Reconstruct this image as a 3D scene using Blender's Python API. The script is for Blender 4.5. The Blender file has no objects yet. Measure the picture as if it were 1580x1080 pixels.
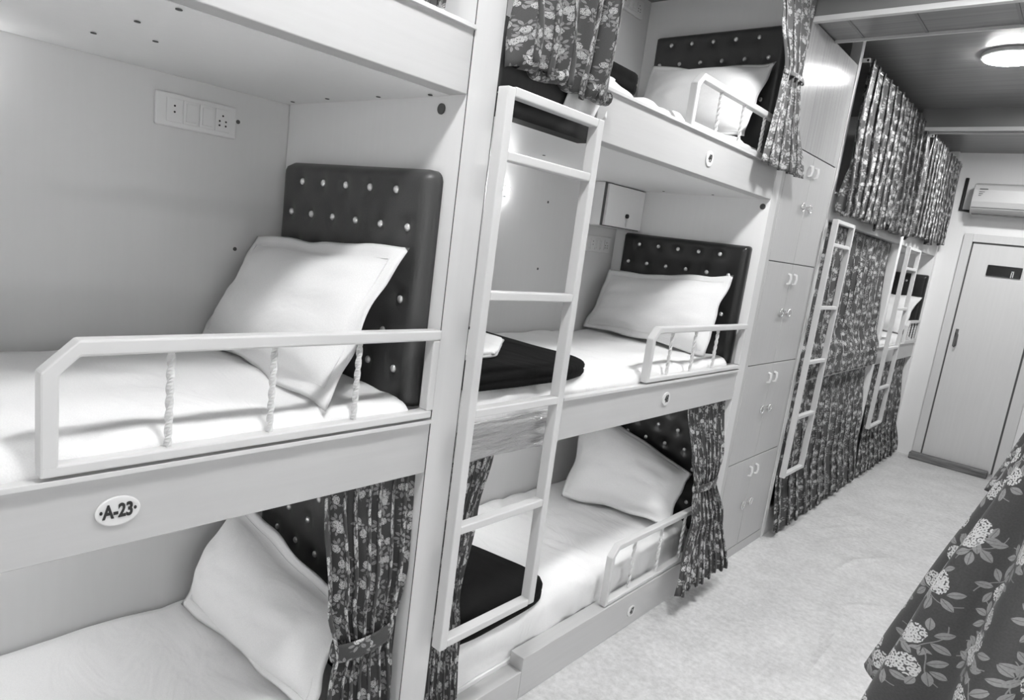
import bpy, bmesh, math, random
from math import sin, cos, pi, radians, sqrt
from mathutils import Vector, Matrix, noise
random.seed(7)
S = bpy.context.scene
C = S.collection

# ------------------------------------------------------------------ camera, world, exposure
F_PX, YAW, PITCH, ROLL = 1017.6256, 40.6117, -9.8139, 7.5175
CAM = Vector((1.1915, 0.0, 1.5605))
yw, pt, rl = radians(YAW), radians(PITCH), radians(ROLL)
fwd = Vector((-sin(yw)*cos(pt), cos(yw)*cos(pt), sin(pt)))
rgt = Vector((cos(yw), sin(yw), 0)); upv = rgt.cross(fwd)
r2 = rgt*cos(rl) + upv*sin(rl); u2 = upv*cos(rl) - rgt*sin(rl)
cd = bpy.data.cameras.new('camera'); cam = bpy.data.objects.new('camera', cd); C.objects.link(cam)
cd.sensor_fit = 'HORIZONTAL'; cd.sensor_width = 36.0; cd.lens = F_PX/1580*36.0; cd.clip_start = 0.02
m3 = Matrix((r2, u2, -fwd)).transposed()
cam.matrix_world = Matrix.Translation(CAM) @ m3.to_4x4()
S.camera = cam
S.view_settings.view_transform = 'Standard'; S.view_settings.look = 'None'
S.view_settings.gamma = 1.0; S.view_settings.use_curve_mapping = False
S.view_settings.exposure = 0.34
w = bpy.data.worlds.new('world'); S.world = w; w.use_nodes = True
w.node_tree.nodes['Background'].inputs[0].default_value = (.5, .5, .5, 1)
w.node_tree.nodes['Background'].inputs[1].default_value = 0.3
LAMP_E = 78.0          # ceiling downlight emission
BUNK_E = 26.0          # small lamp on the back wall of each berth
FILL_TUBE_E = 25.0         # added fill tubes, out of view in the opposite berths
LAMPS = [(.60, -.75, .8), (.60, .70, 1.45), (.60, 2.40, 1.65), (.60, 4.30, 1.75), (.62, 5.95, 2.0)]   # x, y, relative strength

# ------------------------------------------------------------------ node helper
class N:
    def __init__(s, name, col=(.5, .5, .5), rough=.5, spec=.5, metal=0.0):
        s.m = bpy.data.materials.new(name); s.m.use_nodes = True
        s.t = s.m.node_tree; s.b = s.t.nodes['Principled BSDF']
        if not isinstance(col, tuple): col = (col, col, col)
        s.b.inputs['Base Color'].default_value = (*col, 1)
        s.b.inputs['Roughness'].default_value = rough
        s.b.inputs['Specular IOR Level'].default_value = spec
        s.b.inputs['Metallic'].default_value = metal
        s.tc = s.t.nodes.new('ShaderNodeTexCoord')
    def n(s, typ, **kw):
        x = s.t.nodes.new(typ)
        for k, v in kw.items(): setattr(x, k, v)
        return x
    def lk(s, a, b): s.t.links.new(a, b)
    def M(s, op, a, b=None, c=None, clamp=False):
        x = s.n('ShaderNodeMath', operation=op); x.use_clamp = clamp
        for i, v in enumerate((a, b, c)):
            if v is None: continue
            if isinstance(v, (int, float)): x.inputs[i].default_value = v
            else: s.lk(v, x.inputs[i])
        return x.outputs[0]
    def mapping(s, src, scale=(1, 1, 1), rot=(0, 0, 0)):
        x = s.n('ShaderNodeMapping'); x.inputs['Scale'].default_value = scale; x.inputs['Rotation'].default_value = rot
        s.lk(src, x.inputs['Vector']); return x.outputs[0]
    def noise(s, vec, scale, detail=3, rough=.5):
        x = s.n('ShaderNodeTexNoise'); x.inputs['Scale'].default_value = scale; x.inputs['Detail'].default_value = detail
        x.inputs['Roughness'].default_value = rough; s.lk(vec, x.inputs['Vector']); return x.outputs['Fac']
    def remap(s, v, a, b, c, d):
        x = s.n('ShaderNodeMapRange'); s.lk(v, x.inputs[0])
        for i, q in enumerate((a, b, c, d)): x.inputs[i+1].default_value = q
        return x.outputs[0]
    def grey(s, v, sock='Base Color'):
        x = s.n('ShaderNodeCombineColor')
        for i in range(3): s.lk(v, x.inputs[i])
        s.lk(x.outputs[0], s.b.inputs[sock])
    def bump(s, h, strength=.3, dist=.01):
        x = s.n('ShaderNodeBump'); x.inputs['Strength'].default_value = strength; x.inputs['Distance'].default_value = dist
        s.lk(h, x.inputs['Height']); s.lk(x.outputs[0], s.b.inputs['Normal'])

def mat_laminate(name, g, rough=.45, axis=2, amp=.05, spec=.4):
    k = N(name, g, rough, spec); o = k.tc.outputs['Object']
    sc = [60, 60, 60]; sc[axis] = 3
    v = k.noise(k.mapping(o, tuple(sc)), 1.0, 4, .6)
    v2 = k.noise(o, 2.2, 2)
    t = k.M('ADD', k.remap(v, .3, .7, g-amp*.6, g+amp*.6), k.remap(v2, .3, .7, -amp*.5, amp*.5))
    k.grey(t); k.bump(v, .06, .002)
    return k.m
LAM = mat_laminate('pale laminate', .83, .42, amp=.012)
LAMW = mat_laminate('back wall laminate', .66, .5, amp=.010)
LAMH = mat_laminate('fascia laminate', .50, .4, axis=1, amp=.02)
LOCK = mat_laminate('locker laminate', .47, .4, amp=.02)
DOORM = mat_laminate('door laminate', .66, .35, amp=.02)
METAL = N('white enamel steel', .62, .35, .5).m
WHITEP = N('white plastic', .72, .35, .5).m
PLATE = N('plate acrylic', .70, .25, .5).m
INK = N('black ink', .03, .5, .3).m
BLACK = N('notch shade black', .012, .6, .2).m
CHROME = N('brushed chrome', .75, .25, .5, 1.0).m
CRYSTAL = N('button crystal', .8, .15, .8, .6).m
SEAM = N('dark seam', .10, .6, .2).m

def _panel():
    k = N('grooved satin laminate', .55, .3, .6); o = k.tc.outputs['Object']
    v = k.noise(k.mapping(o, (1, 60, 1.2)), 1.0, 5, .7)
    k.grey(k.remap(v, .3, .7, .42, .54)); k.bump(v, .6, .004)
    k.b.inputs['Roughness'].default_value = .17; k.b.inputs['Specular IOR Level'].default_value = .7
    return k.m
PANEL = _panel()
def _ceil():
    k = N('dark glossy ceiling panel', .21, .30, .6); o = k.tc.outputs['Object']
    wv = k.n('ShaderNodeTexWave'); wv.bands_direction = 'Y'; wv.inputs['Scale'].default_value = 3.1
    k.lk(o, wv.inputs['Vector'])
    ln = k.M('GREATER_THAN', wv.outputs['Fac'], .985)
    ns = k.noise(k.mapping(o, (2, 40, 2)), 1.0, 3)
    base = k.remap(ns, .3, .7,   .17, .23)
    k.grey(k.M('SUBTRACT', base, k.M('MULTIPLY', ln, .04), None, True)); k.bump(ns, .15, .003)
    return k.m
CEIL = _ceil()
def _floor():
    k = N('pale mottled vinyl', .5, .42, .45); o = k.tc.outputs['Object']
    a = k.noise(k.mapping(o, (1, 1, 1)), 38, 5, .7); b = k.noise(o, 5, 3); c = k.noise(o, 120, 2)
    t = k.M('ADD', k.remap(a, .35, .68, .48, .64), k.remap(b, .3, .7, -.05, .05))
    t = k.M('SUBTRACT', t, k.M('MULTIPLY', k.remap(c, .63, .70, 0, 1), .07))
    k.grey(t); k.bump(b, .12, .01)
    return k.m
FLOOR = _floor()
def _sheet(name, g, w=.35):
    k = N(name, g, .85, .2 if g > .5 else .08); o = k.tc.outputs['Object']
    d = k.n('ShaderNodeTexNoise'); d.inputs['Scale'].default_value = 3; d.inputs['Detail'].default_value = 3
    d.inputs['Distortion'].default_value = 1.2; k.lk(k.mapping(o, (1, 2.2, 1), (0, 0, .4)), d.inputs['Vector'])
    f = k.noise(o, 400, 2)
    k.grey(k.remap(f, .3, .7, g*.96, g*1.03)); k.bump(k.M('ADD', d.outputs['Fac'], k.M('MULTIPLY', f, .02)), w, .03)
    k.b.inputs['Sheen Weight'].default_value = .2 if g > .5 else 0.0
    return k.m
SHEET = _sheet('white cotton', .82)
PILLOWM = _sheet('white pillow cotton', .80, .30)
BLANK = _sheet('charcoal blanket', .008, .25)
def _leather():
    k = N('dark leatherette', .055, .42, .45); o = k.tc.outputs['Object']
    v = k.n('ShaderNodeTexVoronoi'); v.inputs['Scale'].default_value = 260; k.lk(o, v.inputs['Vector'])
    k.bump(v.outputs['Distance'], .12, .002); return k.m
LEATH = _leather()
LEATH2 = N('black leatherette', .014, .35, .5).m
def _plastic():
    k = N('clear wrap', .42, .10, .9); o = k.tc.outputs['Object']
    d = k.noise(k.mapping(o, (8, 8, 40)), 1.0, 4, .7); k.bump(d, .9, .02); return k.m
WRAP = _plastic()
def _rope():
    k = N('beige mat', .16, .7, .3); o = k.tc.outputs['Object']
    k.grey(k.remap(k.noise(k.mapping(o, (6, 60, 60)), 1, 3), .3, .7, .10, .22)); return k.m
STEP = _rope()

def flower(name, K=10.0, dark=.050, leafv=.26, petalv=.55, rough=.55, sheen=.06, seed=0.0, uvs=1.6):
    """dark cloth printed with blossom clusters, leaves and stems"""
    k = N(name, dark, rough, .35)
    uv = k.n('ShaderNodeVectorMath', operation='MULTIPLY_ADD'); k.lk(k.tc.outputs['UV'], uv.inputs[0]); uv.inputs[1].default_value = (uvs, uvs, uvs); uv.inputs[2].default_value = (seed, seed*.7, 0)
    uvo = uv.outputs[0]
    def layer(off, KK):
        a = k.n('ShaderNodeVectorMath', operation='ADD'); k.lk(uvo, a.inputs[0]); a.inputs[1].default_value = (off, off*1.7, 0)
        vo = k.n('ShaderNodeTexVoronoi', voronoi_dimensions='2D'); vo.inputs['Scale'].default_value = KK; vo.inputs['Randomness'].default_value = .7
        k.lk(a.outputs[0], vo.inputs['Vector'])
        d = k.n('ShaderNodeVectorMath', operation='SUBTRACT'); k.lk(a.outputs[0], d.inputs[0]); k.lk(vo.outputs['Position'], d.inputs[1])
        sc = k.n('ShaderNodeSeparateColor'); k.lk(vo.outputs['Color'], sc.inputs[0])
        ro = k.n('ShaderNodeVectorRotate', rotation_type='Z_AXIS'); k.lk(d.outputs[0], ro.inputs['Vector']); k.lk(k.M('MULTIPLY', sc.outputs[0], 6.283), ro.inputs['Angle'])
        sp = k.n('ShaderNodeSeparateXYZ'); k.lk(ro.outputs[0], sp.inputs[0])
        return sp.outputs[0], sp.outputs[1], ro.outputs[0]
    def motif(off, KK):
        X, Y, P = layer(off, KK)
        def ell(x, y, cx, cy, ang, a, b):
            dx = k.M('SUBTRACT', x, cx); dy = k.M('SUBTRACT', y, cy)
            c, s_ = cos(ang), sin(ang)
            qx = k.M('ADD', k.M('MULTIPLY', dx, c/a), k.M('MULTIPLY', dy, s_/a))
            qy = k.M('ADD', k.M('MULTIPLY', dx, -s_/b), k.M('MULTIPLY', dy, c/b))
            qy2 = k.M('ABSOLUTE', qy)
            # leaf outline: |qy| < 1-qx^2
            e = k.M('GREATER_THAN', k.M('SUBTRACT', k.M('SUBTRACT', 1.0, k.M('MULTIPLY', qx, qx)), qy2), 0.0)
            vein = k.M('GREATER_THAN', qy2, .10)
            return k.M('MULTIPLY', e, k.M('ADD', .45, k.M('MULTIPLY', vein, .55)))
        leaves = None
        for cx, cy, ang, a, b in ((.026, -.004, .3, .013, .0065), (.022, -.020, -.8, .013, .006), (.002, -.026, -1.5, .014, .0065),
                                  (-.022, -.018, 3.9, .013, .006), (-.028, .004, 2.7, .012, .006), (.028, .016, .9, .010, .005)):
            e = ell(X, Y, cx, cy, ang, a, b)
            leaves = e if leaves is None else k.M('MAXIMUM', leaves, e)
        # stem
        st = k.M('ABSOLUTE', k.M('SUBTRACT', Y, k.M('SUBTRACT', k.M('MULTIPLY', k.M('SINE', k.M('MULTIPLY', X, 75)), .007), .012)))
        stem = k.M('MULTIPLY', k.M('LESS_THAN', st, .0009), k.M('LESS_THAN', k.M('ABSOLUTE', X), .040))
        # blossoms
        fl = k.n('ShaderNodeTexVoronoi', voronoi_dimensions='2D'); fl.inputs['Scale'].default_value = 125; fl.inputs['Randomness'].default_value = .45
        k.lk(P, fl.inputs['Vector'])
        dd = fl.outputs['Distance']
        rx = k.M('SUBTRACT', X, .002); ry = k.M('SUBTRACT', Y, .010)
        rad = k.M('SQRT', k.M('ADD', k.M('MULTIPLY', rx, rx), k.M('MULTIPLY', ry, k.M('MULTIPLY', ry, 1.5))))
        rr = k.M('LESS_THAN', k.M('ADD', rad, k.M('MULTIPLY', k.noise(P, 90, 2), .012)), .0255)
        pet = k.M('MULTIPLY', k.M('LESS_THAN', dd, .52), k.M('SUBTRACT', 1.0, k.M('MULTIPLY', k.M('LESS_THAN', dd, .17), .75)))
        blo = k.M('MULTIPLY', rr, pet)
        t = k.M('ADD', dark, k.M('MULTIPLY', k.M('MAXIMUM', leaves, k.M('MULTIPLY', stem, .8)), leafv-dark))
        inv = k.M('SUBTRACT', 1.0, rr)
        t = k.M('ADD', k.M('MULTIPLY', t, inv), k.M('MULTIPLY', rr, k.M('ADD', dark*1.3, k.M('MULTIPLY', blo, petalv-dark))))
        return t
    t = k.M('MAXIMUM', motif(0.0, K), motif(3.37, K*.93))
    cl = k.noise(uvo, 300, 2)
    t = k.M('MULTIPLY', t, k.remap(cl, .3, .7, .88, 1.12))
    k.grey(t); k.bump(cl, .05, .002)
    k.b.inputs['Sheen Weight'].default_value = sheen
    return k.m
FLW = flower('floral print curtain cloth')
FLWN = flower('floral print curtain cloth near', seed=.35, dark=.06)
FLWS = flower('satin floral curtain cloth', rough=.34, sheen=.12, seed=.8, dark=.06)

def emis(name, e):
    m = bpy.data.materials.new(name); m.use_nodes = True; t = m.node_tree; t.nodes.clear()
    o = t.nodes.new('ShaderNodeOutputMaterial'); x = t.nodes.new('ShaderNodeEmission')
    x.inputs[0].default_value = (1, 1, 1, 1); x.inputs[1].default_value = e; t.links.new(x.outputs[0], o.inputs[0]); return m
GLOW3 = emis('added fill tube', FILL_TUBE_E)

# ------------------------------------------------------------------ object helpers
def origin(o):
    p = Vector((0, 0, 0))
    while o: p += Vector(o.location); o = o.parent
    return p
def tag(o, label=None, cat=None, group=None, kind=None):
    if label: o['label'] = label
    if cat: o['category'] = cat
    if group: o['group'] = group
    if kind: o['kind'] = kind
    return o
def thing(name, loc, label, cat, group=None):
    o = bpy.data.objects.new(name, None); C.objects.link(o); o.location = loc; o.empty_display_size = .05
    return tag(o, label, cat, group)
class MB:
    def __init__(s): s.v = []; s.f = []; s.uv = None
    def box(s, x0, x1, y0, y1, z0, z1):
        b = len(s.v)
        s.v += [Vector((x, y, z)) for z in (z0, z1) for y in (y0, y1) for x in (x0, x1)]
        s.f += [[b+i for i in q] for q in ((0, 2, 3, 1), (4, 5, 7, 6), (0, 1, 5, 4), (2, 6, 7, 3), (0, 4, 6, 2), (1, 3, 7, 5))]
        return s
    def bar(s, path, hw, hh=None, up=Vector((1, 0, 0)), closed=False, twist=0.0, n=4):
        """sweep a polygon section along a path; for n=4 a rectangle hw (along up) x hh"""
        hh = hh or hw; P = [Vector(p) for p in path]; b = len(s.v); L = len(P)
        for i, p in enumerate(P):
            if closed: a, c = P[i-1], P[(i+1) % L]
            else: a, c = P[max(0, i-1)], P[min(L-1, i+1)]
            t = (c-a).normalized(); u = (up - t*up.dot(t))
            if u.length < 1e-4: u = Vector((0, 1, 0)) - t*t.y
            u.normalize(); w_ = t.cross(u)
            k = 1.0
            if 0 < i < L-1 or closed:
                d1 = (p-P[i-1]).normalized(); d2 = (P[(i+1) % L]-p).normalized()
                k = 1/max(.3, sqrt(max(0, (1+d1.dot(d2))/2)))
            for j in range(n):
                if n == 4: cu, cw = ((-1, -1), (1, -1), (1, 1), (-1, 1))[j]; cw *= hh*k; cu *= hw
                else: cu, cw = cos(2*pi*j/n)*hw, sin(2*pi*j/n)*hh*k
                if twist:
                    a_ = twist*i; cu, cw = cu*cos(a_)-cw*sin(a_), cu*sin(a_)+cw*cos(a_)
                s.v.append(p+u*cu+w_*cw)
        for i in range(L if closed else L-1):
            for j in range(n):
                a0 = b+i*n+j; a1 = b+i*n+(j+1) % n; c0 = b+((i+1) % L)*n+j; c1 = b+((i+1) % L)*n+(j+1) % n
                s.f.append([a0, a1, c1, c0])
        if not closed:
            s.f.append([b+j for j in reversed(range(n))]); s.f.append([b+(L-1)*n+j for j in range(n)])
        return s
    def disc(s, c, axis, r, h, ry=None, n=32, dome=0.0):
        """solid elliptical disc centred c, extruded h along axis; r along first in-plane axis, ry second"""
        ry = ry or r; ax = Vector(axis).normalized(); c = Vector(c)
        u = Vector((0, 1, 0)) if abs(ax.y) < .9 else Vector((1, 0, 0)); w_ = ax.cross(u).normalized(); u = w_.cross(ax)
        b = len(s.v)
        rings = [(1, 0), (1, h*.8), (.94, h)] + ([(.6, h+dome*.7)] if dome else [])
        for k, d in rings:
            for j in range(n): s.v.append(c+u*(r*k*cos(2*pi*j/n))+w_*(ry*k*sin(2*pi*j/n))+ax*d)
        for q in range(len(rings)-1):
            for j in range(n): s.f.append([b+q*n+j, b+q*n+(j+1) % n, b+(q+1)*n+(j+1) % n, b+(q+1)*n+j])
        s.f.append([b+j for j in reversed(range(n))])
        q = b+(len(rings)-1)*n
        if dome:
            s.v.append(c+ax*(h+dome)); t = len(s.v)-1
            for j in range(n): s.f.append([q+j, q+(j+1) % n, t])
        else: s.f.append([q+j for j in range(n)])
        return s
    def ball(s, c, r, rx=1, ry=1, rz=1, n=10):
        b = len(s.v); c = Vector(c)
        for i in range(1, n//2):
            a = pi*i/(n//2)
            for j in range(n): s.v.append(c+Vector((rx*r*sin(a)*cos(2*pi*j/n), ry*r*sin(a)*sin(2*pi*j/n), rz*r*cos(a))))
        s.v.append(c+Vector((0, 0, rz*r))); s.v.append(c-Vector((0, 0, rz*r))); R_ = n//2-1
        for i in range(R_-1):
            for j in range(n): s.f.append([b+i*n+j, b+(i+1)*n+j, b+(i+1)*n+(j+1) % n, b+i*n+(j+1) % n])
        for j in range(n):
            s.f.append([b+R_*n, b+j, b+(j+1) % n]); s.f.append([b+R_*n+1, b+(R_-1)*n+(j+1) % n, b+(R_-1)*n+j])
        return s
    def grid(s, fn, nu, nv, uv=None, wrap=False):
        b = len(s.v); 
        if s.uv is None: s.uv = {}
        for i in range(nv+1):
            for j in range(nu+1):
                u, v = j/nu, i/nv
                s.v.append(Vector(fn(u, v))); s.uv[len(s.v)-1] = uv(u, v) if uv else (u, v)
        for i in range(nv):
            for j in range(nu):
                a = b+i*(nu+1)+j; s.f.append([a, a+1, a+nu+2, a+nu+1])
        return s
    def build(s, name, mat, parent=None, bevel=0.0, smooth=False, seg=2, solid=0.0, sub=0, merge=False):
        me = bpy.data.meshes.new(name); o = bpy.data.objects.new(name, me); C.objects.link(o)
        off = Vector((0, 0, 0))
        if parent: off = origin(parent); o.parent = parent
        me.from_pydata([tuple(p-off) for p in s.v], [], s.f); me.materials.append(mat)
        if s.uv:
            ul = me.uv_layers.new(name='UVMap')
            for lp in me.loops: ul.data[lp.index].uv = s.uv.get(lp.vertex_index, (0, 0))
        if merge or not s.uv:
            bm = bmesh.new(); bm.from_mesh(me)
            if merge: bmesh.ops.remove_doubles(bm, verts=bm.verts, dist=1e-5)
            bmesh.ops.recalc_face_normals(bm, faces=bm.faces); bm.to_mesh(me); bm.free()
        if smooth:
            for p in me.polygons: p.use_smooth = True
        if solid:
            q = o.modifiers.new('thickness', 'SOLIDIFY'); q.thickness = solid; q.offset = 0
        if bevel:
            q = o.modifiers.new('bevel', 'BEVEL'); q.width = bevel; q.segments = seg; q.limit_method = 'ANGLE'; q.angle_limit = radians(40)
        if sub:
            q = o.modifiers.new('sub', 'SUBSURF'); q.levels = sub; q.render_levels = sub
        return o
def part(o, label=None):
    if label: o['label'] = label
    return o

# ------------------------------------------------------------------ dimensions
W = .796; CEZ = 2.80
DECK = (.0, .932, 1.867)          # underside of the fascias
TOPF = (.155, 1.072, 2.013)       # top of the fascias
MT = (.285, 1.125, 2.06)          # mattress tops

# ------------------------------------------------------------------ the setting
def struct(name, mb, mat, **k): return tag(mb.build(name, mat, None, **k), kind='structure')
RIDGE = [((.43, 3.78), (.47, 4.05), (.61, 4.31), .007, .018), ((.64, 2.70), (.655, 2.95), (.60, 3.22), .006, .018),
         ((.15, 4.56), (.22, 4.70), (.31, 4.90), .003, .02), ((.20, 4.35), (.30, 4.55), (.39, 4.72), .003, .02), ((.25, 4.10), (.33, 4.32), (.43, 4.50), .003, .02),
         ((.35, 2.30), (.45, 2.36), (.60, 2.42), .003, .02), ((.55, 3.3), (.62, 3.5), (.74, 3.62), .003, .02)]
def seg_d(p, a, b):
    ax, ay = b[0]-a[0], b[1]-a[1]; t_ = max(0, min(1, ((p[0]-a[0])*ax+(p[1]-a[1])*ay)/(ax*ax+ay*ay)))
    return math.hypot(p[0]-a[0]-ax*t_, p[1]-a[1]-ay*t_), t_
def floor_z(u, v):
    x, y = -.86+2.86*u, -1.7+8.95*v; z = 0
    if .0 < x < .95 and 2.1 < y < 5.1:
        for a_, b_, c_, h_, w_ in RIDGE:
            d1, t1 = seg_d((x, y), a_, b_); d2, t2 = seg_d((x, y), b_, c_)
            d_ = min(d1, d2); along = (t1*.5 if d1 < d2 else .5+t2*.5)
            z += h_*math.exp(-(d_/w_)**2)*sin(pi*min(1, max(0, along)))**.5
    return (x, y, z)
fm = MB().grid(floor_z, 190, 596); fm.uv = None
fm.box(-.86, 2.0, -1.7, 7.25, -.05, -.001)
struct('floor', fm, FLOOR)
struct('ceiling', MB().box(-.86, 2.0, -1.7, 7.25, CEZ, CEZ+.05), CEIL)
wl = struct('wall_left', MB().box(-.86, -W, -1.7, 7.25, 0, CEZ), LAMW)
struct('wall_far', MB().box(-W, 2.0, 7.17, 7.25, 0, CEZ), LAM)
struct('wall_right', MB().box(2.0, 2.06, -1.7, 7.25, 0, CEZ), LAMW)
struct('wall_near', MB().box(-W, 2.0, -1.76, -1.7, 0, CEZ), LAM)
# dropped beams across the aisle, each clad in the ceiling panel with pale metal edge trims
def beam(n, y0, y1, ends=(0.0, 1.98)):
    b = struct('trim_%d' % n, MB().box(ends[0], ends[1], y0, y1, 2.668, CEZ), CEIL)
    MB().box(ends[0], ends[1], y0-.006, y0+.022, 2.652, 2.674).build('edge_strip', METAL, b)
    MB().box(ends[0], ends[1], y1-.006, y1+.004, 2.655, 2.668).build('edge_strip', METAL, b)
    j = MB()
    for x in (.12, .38, .72, 1.0, 1.4): j.box(x, x+.012, y0+.02, y1-.01, 2.665, 2.669)
    if y1-y0 > .2: j.build('panel_joint', N('panel joint %d' % n, .17, .35).m, b)
beam(1, 3.13, 3.45); beam(2, 5.46, 5.60)
# door in the far wall
d = tag(MB().box(.262, .80, 7.145, 7.169, .03, 2.015).build('door_1', DOORM, None, bevel=.002), kind='structure')
fr = MB().box(.18, .250, 7.135, 7.169, .0, 2.10).box(.815, .90, 7.135, 7.169, .0, 2.10).box(.2501, .8149, 7.136, 7.169, 2.03, 2.10)
tag(fr.build('trim_3', DOORM, None, bevel=.003), kind='structure')
struct('trim_4', MB().box(.9, 1.98, 7.15, 7.169, 0, 2.10), LAM)
h = MB().box(.288, .312, 7.137, 7.146, 1.09, 1.25)
DKM = N('dark metal', .12, .35, .6).m
h.build('handle_plate', DKM, d, bevel=.003)
MB().bar([(.300, 7.137, 1.225), (.300, 7.115, 1.225), (.315, 7.112, 1.20), (.318, 7.112, 1.10), (.303, 7.125, 1.085)], .006, n=8).build('door_handle', DKM, d, smooth=True)
MB().box(.2501, .262, 7.150, 7.165, .03, 2.03).box(.80, .8149, 7.150, 7.165, .03, 2.03).box(.2501, .8149, 7.150, 7.165, 2.0151, 2.0299).build('door_gap', SEAM, d)

g = thing('door_sign', (.53, 7.14, 1.755), 'black glossy bar mounted across the upper part of the far door', 'sign')
MB().box(.405, .655, 7.128, 7.1445, 1.750, 1.845).build('sign_board', N('black gloss', .012, .12, .7).m, g, bevel=.006)
MB().box(.583, .589, 7.1255, 7.128, 1.752, 1.796).box(.596, .602, 7.1255, 7.128, 1.755, 1.808).box(.583, .602, 7.1255, 7.128, 1.800, 1.806).build('white_mark', WHITEP, g)
o = MB().box(.175, .785, 7.03, 7.128, 0.0, .060).build('door_step', STEP, None, bevel=.008)
tag(o, 'low brown-grey step board on the floor in front of the far door', 'step')

# ceiling lights
for i, (x, y, ke) in enumerate(LAMPS):
    lb = ['round ceiling downlight behind the camera end of the aisle', 'round ceiling downlight over the aisle beside the A-23 bunk',
          'round ceiling downlight over the aisle beside the middle bunk with the ladder', 'glowing round ceiling light beyond the first beam, seen at the right edge',
          'round ceiling light beyond the second beam, before the far door'][i]
    t = thing('ceiling_light', (x, y, CEZ), lb, 'ceiling light', 'round lights along the aisle ceiling')
    MB().disc((x, y, CEZ-.001), (0, 0, -1), .135, .022, n=48).build('light_rim', WHITEP, t, smooth=False)
    MB().disc((x, y, CEZ-.0235), (0, 0, -1), .122, .006, n=48).build('diffuser', emis('lit downlight diffuser %d' % i, LAMP_E*ke), t)

# ------------------------------------------------------------------ berth pieces
def tuft_board(name, x0, x1, y, z0, z1, bx, rows, label, mat=LEATH, R_=.012):
    """padded headboard with rounded top corners standing against an end panel at y"""
    t = thing(name, ((x0+x1)/2, y-.025, z0), label, 'headboard', 'button-tufted headboards')
    w_, h_ = x1-x0, z1-z0; nu, nv = 64, 48; btn = []
    for zi, xs in zip(rows, bx):
        for x in xs: btn.append((x, zi))
    def fn(u, v):
        x = x0+w_*u; z = z0+h_*v
        e = min(u*w_, (1-u)*w_, (1-v)*h_)
        # round corners
        cx = max(0, R_-min(u, 1-u)*w_); cz = max(0, R_-(1-v)*h_)
        if cx > 0 and cz > 0:
            d_ = sqrt(cx*cx+cz*cz)
            if d_ > 1e-6:
                k = max(cx, cz)/d_; sgn = 1 if u < .5 else -1
                x += sgn*(cx-cx*k); z -= (cz-cz*k)
        dep = .050*(1-max(0, 1-e/.022)**2*.55)
        for bx_, bz_ in btn:
            q = ((x-bx_)**2+(z-bz_)**2)/(.022**2)
            if q < 6: dep -= .010*math.exp(-q)
        return (x, y-dep, z)
    m = MB(); m.grid(fn, nu, nv)
    # rim back to the panel
    b = len(m.v); ring = [j for j in range(nu+1)]+[(i*(nu+1)+nu) for i in range(1, nv+1)]+[nv*(nu+1)+j for j in range(nu-1, -1, -1)]+[i*(nu+1) for i in range(nv-1, 0, -1)]
    for q in ring: p = m.v[q].copy(); p.y = y-.002; m.v.append(p)
    L = len(ring)
    for i in range(L): m.f.append([ring[i], ring[(i+1) % L], b+(i+1) % L, b+i])
    m.f.append([b+i for i in range(L)])
    m.uv = None
    m.build('padded_panel', mat, t, smooth=True)
    for bx_, bz_ in btn:
        MB().ball((bx_, y-.043, bz_), .0105, 1, .7, 1, n=10).build('button_stud', CRYSTAL, t, smooth=True)
    return t

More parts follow.
